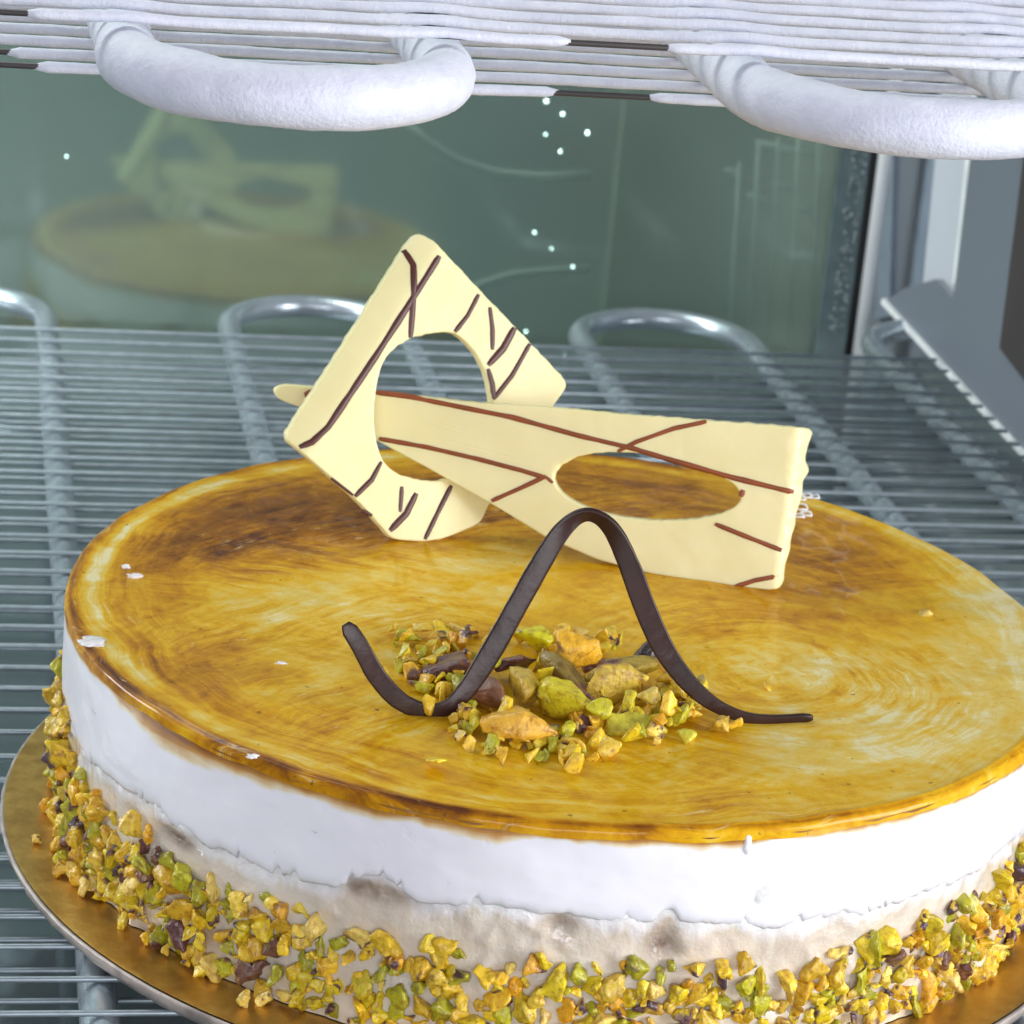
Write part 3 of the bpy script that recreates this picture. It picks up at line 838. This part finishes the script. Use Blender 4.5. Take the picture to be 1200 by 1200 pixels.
# ------------------------------------------------------------------ the heap of pistachios on top
Y_, G_, O_, P_, K_ = (.82, .58, .03), (.56, .52, .02), (.84, .48, .03), (.12, .05, .05), (.04, .022, .025)
big = [(675, 760, 54, (1, .85, .85), O_, .15, .006, 'square yellow orange pistachio chunk on top of the heap between the curl legs'),
       (578, 812, 66, (.7, 1, .7), (.62, .40, .05), .5, .0, 'brown skinned pistachio half lying just right of the curl left leg'),
       (612, 802, 48, (.9, 1, .8), (.72, .50, .06), .3, .002, 'olive yellow pistachio chunk in the middle of the heap behind the green one'),
       (655, 826, 74, (1.05, .6, .6), (.66, .56, .02), .05, .0, 'smooth yellow green pistachio kernel at the centre front of the heap'),
       (717, 808, 80, (1, .62, .62), (.80, .58, .08), .22, .002, 'long pale yellow pistachio chunk with purple skin at its right end'),
       (786, 800, 52, (.8, 1, .8), (.82, .60, .03), .2, .001, 'angular bright yellow chunk touching the curl right leg'),
       (610, 851, 76, (1.1, .62, .62), (.88, .50, .05), .18, -.001, 'large orange pistachio chunk lying at the front edge of the heap'),
       (530, 780, 56, (1.1, .7, .6), P_, .9, .002, 'dark purple pistachio half under the left side of the curl'),
       (600, 776, 44, (1.1, .7, .6), P_, .6, .003, 'dark purple skinned chunk behind the heap to the left of the orange chunk'),
       (655, 792, 88, (1.15, .36, .4), (.32, .22, .04), .5, .003, 'long thin dark olive pistachio sliver across the middle of the heap'),
       (733, 776, 72, (1.1, .5, .6), (.46, .33, .04), .4, .003, 'olive brown pistachio half right of the orange topmost chunk'),
       (754, 770, 44, (1, .8, .7), K_, .9, .004, 'nearly black nut skin piece beside the curl right leg'),
       (622, 750, 42, (1.1, .75, .7), (.66, .62, .01), .05, .001, 'bright lime green pistachio piece at the back of the heap'),
       (738, 852, 56, (1.1, .6, .5), (.60, .54, .05), .1, -.0005, 'flat green yellow pistachio piece at the front right of the heap'),
       (845, 852, 30, (1.2, .8, .7), (.60, .40, .04), .42, -.0005, 'small yellow nut piece with purple end lying right of the heap'),
       (800, 864, 32, (1.2, .7, .5), (.62, .56, .05), .0, -.0005, 'small green nut flake lying in front of the curl right leg'),
       (680, 850, 30, (1, .8, .7), P_, .8, -.0005, 'dark nut skin piece tucked between front chunks of the heap'),
       (718, 737, 26, (1, .9, .7), Y_, .0, -.0005, 'yellow nut crumb lying alone behind the heap under the arch'),
       (902, 803, 20, (1, .9, .8), (.66, .42, .03), .0, -.0005, 'golden nut crumb lying alone right of the curl'),
       (1085, 718, 22, (1.1, .8, .5), (.62, .45, .08), .0, -.0005, 'pale yellow nut crumb lying alone near the right rim of the cake'),
       (548, 738, 28, (1.1, .8, .4), P_, .9, .0005, 'purple nut skin flake at the back left of the heap'),
       (448, 830, 28, (1.3, .6, .3), (.20, .10, .08), .8, -.0008, 'thin purplish nut skin flake lying left of the curl foot'),
       (480, 745, 32, (1, .8, .7), G_, .0, .0005, 'green pistachio chunk at the far left back of the heap'),
       (825, 800, 26, (1, .9, .8), (.52, .42, .12), .1, .0, 'pale grey green nut piece right of the curl right leg')]
from mathutils import Euler
for i, (x, y, s, asp, fl, cov, dz, lab) in enumerate(big):
    size = s * .70 / F; z = TOP + size * .5 * asp[2] * .8 + dz * .9
    p = onz(x, y, z)
    sk = fl if fl in (P_, K_) else ((.20, .085, .045) if x in (578, 655, 733, 675, 612) else None)
    d = nut_mesh(size * 1.12, asp, fl, sk, min(cov, .62), 300 + i, 10 if s > 40 else 8, True, True)
    yaw = {575: 0}.get(x, rnd.uniform(-.5, .5)) - YAW + (1.2 if x == 578 else 0) - (.35 if x in (717, 655, 733) else 0)
    o = nut_obj('pistachio_piece', d, p, Euler((rnd.uniform(-.3, .3), rnd.uniform(-.25, .25), yaw)))
    tag(o, lab, 'pistachio')
mids = [(560, 800, 30), (640, 790, 30), (690, 785, 32), (700, 832, 30), (640, 812, 26), (760, 815, 34), (770, 838, 30), (735, 825, 28), (590, 830, 28), (555, 848, 30), (665, 858, 30), (700, 868, 26), (495, 800, 32), (470, 780, 28), (505, 765, 26), (520, 748, 28), (640, 858, 26), (820, 822, 26), (765, 858, 28), (575, 778, 26), (630, 772, 26), (700, 760, 24)]
for i, (x, y, s) in enumerate(mids):
    size = s * .70 / F
    o = nut_obj('pistachio_piece', nut_mesh(size * 1.12, (1.1, .75, .65), rnd.choice([Y_, G_, (.74, .62, .03), (.80, .62, .12)]), None, rnd.choice([0, .1, .25]), 700 + i, 9, True, True), onz(x, y, TOP + size * .3 + (.004 if 560 < x < 770 and 770 < y < 835 else 0)), rrot(rnd))
    tag(o, 'medium yellow green pistachio chunk at the left end of the heap' if x < 540 else ('medium yellow green pistachio chunk on the right side of the heap' if x > 725 else 'medium yellow green pistachio chunk wedged among the large pieces mid heap'), 'pistachio', 'medium pistachio chunks left in the heap' if x < 540 else ('medium pistachio chunks right in the heap' if x > 725 else 'medium pistachio chunks mid heap'))
regions = [((505, 775), (46, 40), 56, 'tiny pistachio crumb at the left end of the heap inside the curl bend', 'nut crumbs left in the heap'),
           ((775, 828), (60, 36), 60, 'tiny pistachio crumb at the right end of the heap by the curl leg', 'nut crumbs right in the heap'),
           ((640, 872), (125, 24), 52, 'tiny pistachio crumb strewn along the front of the heap', 'nut crumbs along the front of the heap'),
           ((640, 750), (115, 18), 26, 'tiny pistachio crumb strewn behind the heap under the arch', 'nut crumbs behind the heap'),
           ((545, 845), (34, 22), 14, 'tiny pistachio crumb strewn in front of the curl left bend', 'nut crumbs in front of the curl')]
for (cx, cy), (wx_, wy_), n, lab, grp in regions:
    for i in range(n):
        x = cx + rnd.gauss(0, .5) * wx_; y_ = cy + rnd.gauss(0, .5) * wy_
        s = rnd.choice([12, 15, 18, 22, 26, 30]) * .70 / F
        p = onz(x, y_, TOP + s * .28 + rnd.random() ** 2 * (.0035 if 'inside' in lab or 'curl leg' in lab else .0012))
        o = nut_obj('nut_crumb', nut_mesh(s, (1, .8, .65), cover=rnd.choice([0, 0, .1, .3]), seed=int(cx * 100 + i), npts=8, sharp=True), p, rrot(rnd))
        tag(o, lab, 'nut crumb', grp)

# scrap of white lace paper on the back of the cake
b = MB()
lc = onz(945, 590, TOP + .0006)
for (x, y, r) in [(937, 583, .0016), (946, 581, .0014), (955, 582, .0012), (938, 594, .0019), (945, 602, .0014), (937, 604, .0012)]:
    c = onz(x, y, TOP + .0006)
    b.tube([c + Vector((r * math.cos(a), r * 1.3 * math.sin(a), .0002 * math.sin(3 * a))) for a in np.linspace(0, 2 * PI, 22)], .00028, 6, False)
lace = center(b.build('lace_scrap', M['paper']), lc); tag(lace, 'tiny curled scrap of white lace paper behind the long plaque', 'paper scrap')

# ------------------------------------------------------------------ the dim place behind the green glass
gd = .724 * 1165 / 480
gp = CAM + ray(281, 283) * (gd / ray(281, 283).length)          # centre of the far cake's top
off = gp - Vector((CX, CY, TOP))
dyaw = math.atan2(CX, CY) - math.atan2(gp.x, gp.y)
def ghost(o, parent=None, label=None):
    c = o.copy(); COL.objects.link(c)
    if parent is not None:
        c.parent = parent
    else:
        rel = Vector(o.location) - Vector((CX, CY, TOP)); rel.rotate(Euler((0, 0, dyaw)))
        c.location = gp + rel; c.rotation_euler = (0, 0, dyaw)
        if label: c['label'] = label
    for ch in o.children:
        if ch.name.startswith(('nut_piece', 'icing')): continue
        ghost(ch, c)
    return c
ghost(cake, None, 'faint second round cake seen dimly through the green glass at the back')
ghost(board, None, 'dim golden cake board under the faint cake behind the green glass')
ghost(ring, None, 'faint pale square plaque with a hole on the cake behind the glass')
ghost(bar, None, 'faint pale tapered plaque lying on the cake behind the glass')
gz = gp.z - TOP
b = MB(); b.box((-1.6, 1.35, gz - .05), (2.2, 2.75, gz - .001)); o = b.build('counter', M['counter'], None, False); center(o, (0.2, 2.0, gz - .03)); tag(o, 'plain grey counter carrying the faint cake behind the glass', 'counter')
b = MB(); b.box((-4, 2.8, -3), (5, 2.86, 3)); o = b.build('room_wall', M['backwall'], None, False); o['kind'] = 'structure'
# pale rack of thin rods put in for reflections on the right behind the glass
RY = 1.27
rk = thing('streak_rods', 'faint pale wire rack of upright rods put in for reflections behind the right of the glass', 'streaks', ony(920, 390, RY))
for (x, y0_, y1_, w) in [(862, 190, 480, .0009), (885, 165, 480, .0011), (908, 160, 480, .0009), (932, 160, 480, .0012), (957, 150, 480, .0016)]:
    b = MB(); b.tube([ony(x + 4, y0_, RY), ony(x - 12, y1_, RY)], w, 8); b.build('streak_rod', M['streaks'], rk)
for (x0, y0_, x1, y1_) in [(885, 166, 958, 182), (850, 198, 866, 204), (876, 228, 905, 236), (936, 243, 950, 249), (905, 215, 932, 222)]:
    b = MB(); b.tube([ony(x0, y0_, RY + .004), ony(x1, y1_, RY + .004)], .0014, 8); b.build('streak_crossbar', M['streaks'], rk)
glints = [(640, 118, 'topmost small reflected glint set behind the glass just below the frosted shelf'), (659, 133, 'small reflected glint set behind the glass second from the top'), (639, 157, 'brightest of the upper reflected glints behind the glass'), (688, 155, 'small reflected glint standing apart on the right behind the glass'), (656, 177, 'lowest of the upper reflected glints behind the glass'),
        (626, 272, 'left one of the lower reflected glints behind the glass'), (646, 291, 'middle one of the lower reflected glints behind the glass'), (671, 312, 'right one of the lower reflected glints behind the glass'), (616, 388, 'small reflected glint right beside the square plaque edge'), (78, 183, 'lone faint reflected glint at the far left behind the glass')]
LY = 1.225
b = MB(); b.tube([ony(x, y, 1.25) for x, y in ((470, 140), (500, 165), (535, 188), (580, 202), (630, 207), (692, 205))], .0022, 10); o = center(b.build('reflection_curve', M['streaks']), ony(580, 202, 1.25)); tag(o, 'faint pale curved reflection built as a tube behind the glass, upper of two', 'tube')  # added rod shaped like a pipe arc reflected in the pane
b = MB(); b.tube([ony(x, y, 1.25) for x, y in ((535, 352), (560, 334), (600, 321), (645, 317), (690, 314))], .0020, 10); o = center(b.build('reflection_curve', M['streaks']), ony(600, 321, 1.25)); tag(o, 'faint pale curved reflection built as a tube behind the glass, lower of two right of the square plaque', 'tube')  # added rod standing in for a reflected light streak
b = MB(); c_ = ony(715, 300, 1.32); b.box((c_.x, 1.32, -.12), (c_.x + .13, 1.33, .45)); o = center(b.build('added_upright_panel', M['added_pale_panel'], None, False), (c_.x + .065, 1.325, .16)); tag(o, 'dim pale upright panel added to lighten the right half of the glass', 'panel')  # panel added only to make this part of the pane lighter
for x, y, lab in glints:  # glowing beads put behind the pane as reflections of lights
    bm = bmesh.new(); r = .0008 if x > 100 else .0005
    bmesh.ops.create_icosphere(bm, subdivisions=2, radius=r)
    sx_, sz_ = random.uniform(.35, 1.1), random.uniform(.5, 1.3)
    for q in bm.verts: q.co.x = q.co.x * sx_ + q.co.z * random.uniform(-.1, .1); q.co.z *= sz_
    bm.verts.index_update()
    o = obj('reflected_glint', [q.co.copy() for q in bm.verts], [tuple(q.index for q in g.verts) for g in bm.faces], M['glint']); bm.free()
    o.location = ony(x, y, LY); tag(o, lab, 'light', 'reflected glints put behind the glass')

# ------------------------------------------------------------------ camera, light, world
cam = bpy.data.cameras.new('camera'); co = bpy.data.objects.new('camera', cam); COL.objects.link(co)
mw = Matrix(((RGT.x, UPV.x, -FWD.x, 0), (RGT.y, UPV.y, -FWD.y, 0), (RGT.z, UPV.z, -FWD.z, H), (0, 0, 0, 1)))
co.matrix_world = mw
cam.sensor_width = 36; cam.lens = 36 * F / 1200; cam.clip_start = .01; cam.clip_end = 100
cam.dof.use_dof = True; cam.dof.focus_distance = .66; cam.dof.aperture_fstop = 42
S.camera = co
def area(name, loc, target, size, power, col, sy=None):
    l = bpy.data.lights.new(name, 'AREA'); l.energy = power; l.color = col; l.shape = 'RECTANGLE'; l.size = size; l.size_y = sy or size
    o = bpy.data.objects.new(name, l); COL.objects.link(o); o.location = loc
    o.rotation_euler = (Vector(target) - Vector(loc)).to_track_quat('-Z', 'Y').to_euler(); return o
area('window_light', (1.15, .0, .30), (.17, .62, .04),   .7, 17, (.98, .98, 1.0), .6)
area('front_light', (-.1, -.75, .42), (.12, .7, .05), .9, 9.5, (.96, .95, 1.0), .5)
area('left_light', (-.55, .95, .22), (.1, .95, 0), .35, 3.2, (.95, .98, 1.0), .12)  # unseen lamp added for highlights on the tubes
area('far_cake_fill', (-.3, 1.32, .75), (.25, 1.75, -.3), .8, 20, (.95, 1, .97))  # unseen lamp added behind the pane to light the far cake
w = bpy.data.worlds.new('World'); S.world = w; w.use_nodes = True
bg = w.node_tree.nodes['Background']; bg.inputs[0].default_value = (.84, .88, 1.0, 1); bg.inputs[1].default_value = .31
S.view_settings.view_transform = 'Standard'; S.view_settings.look = 'None'; S.view_settings.gamma = 1; S.view_settings.exposure = 0
try: S.view_settings.use_curve_mapping = False
except Exception: pass
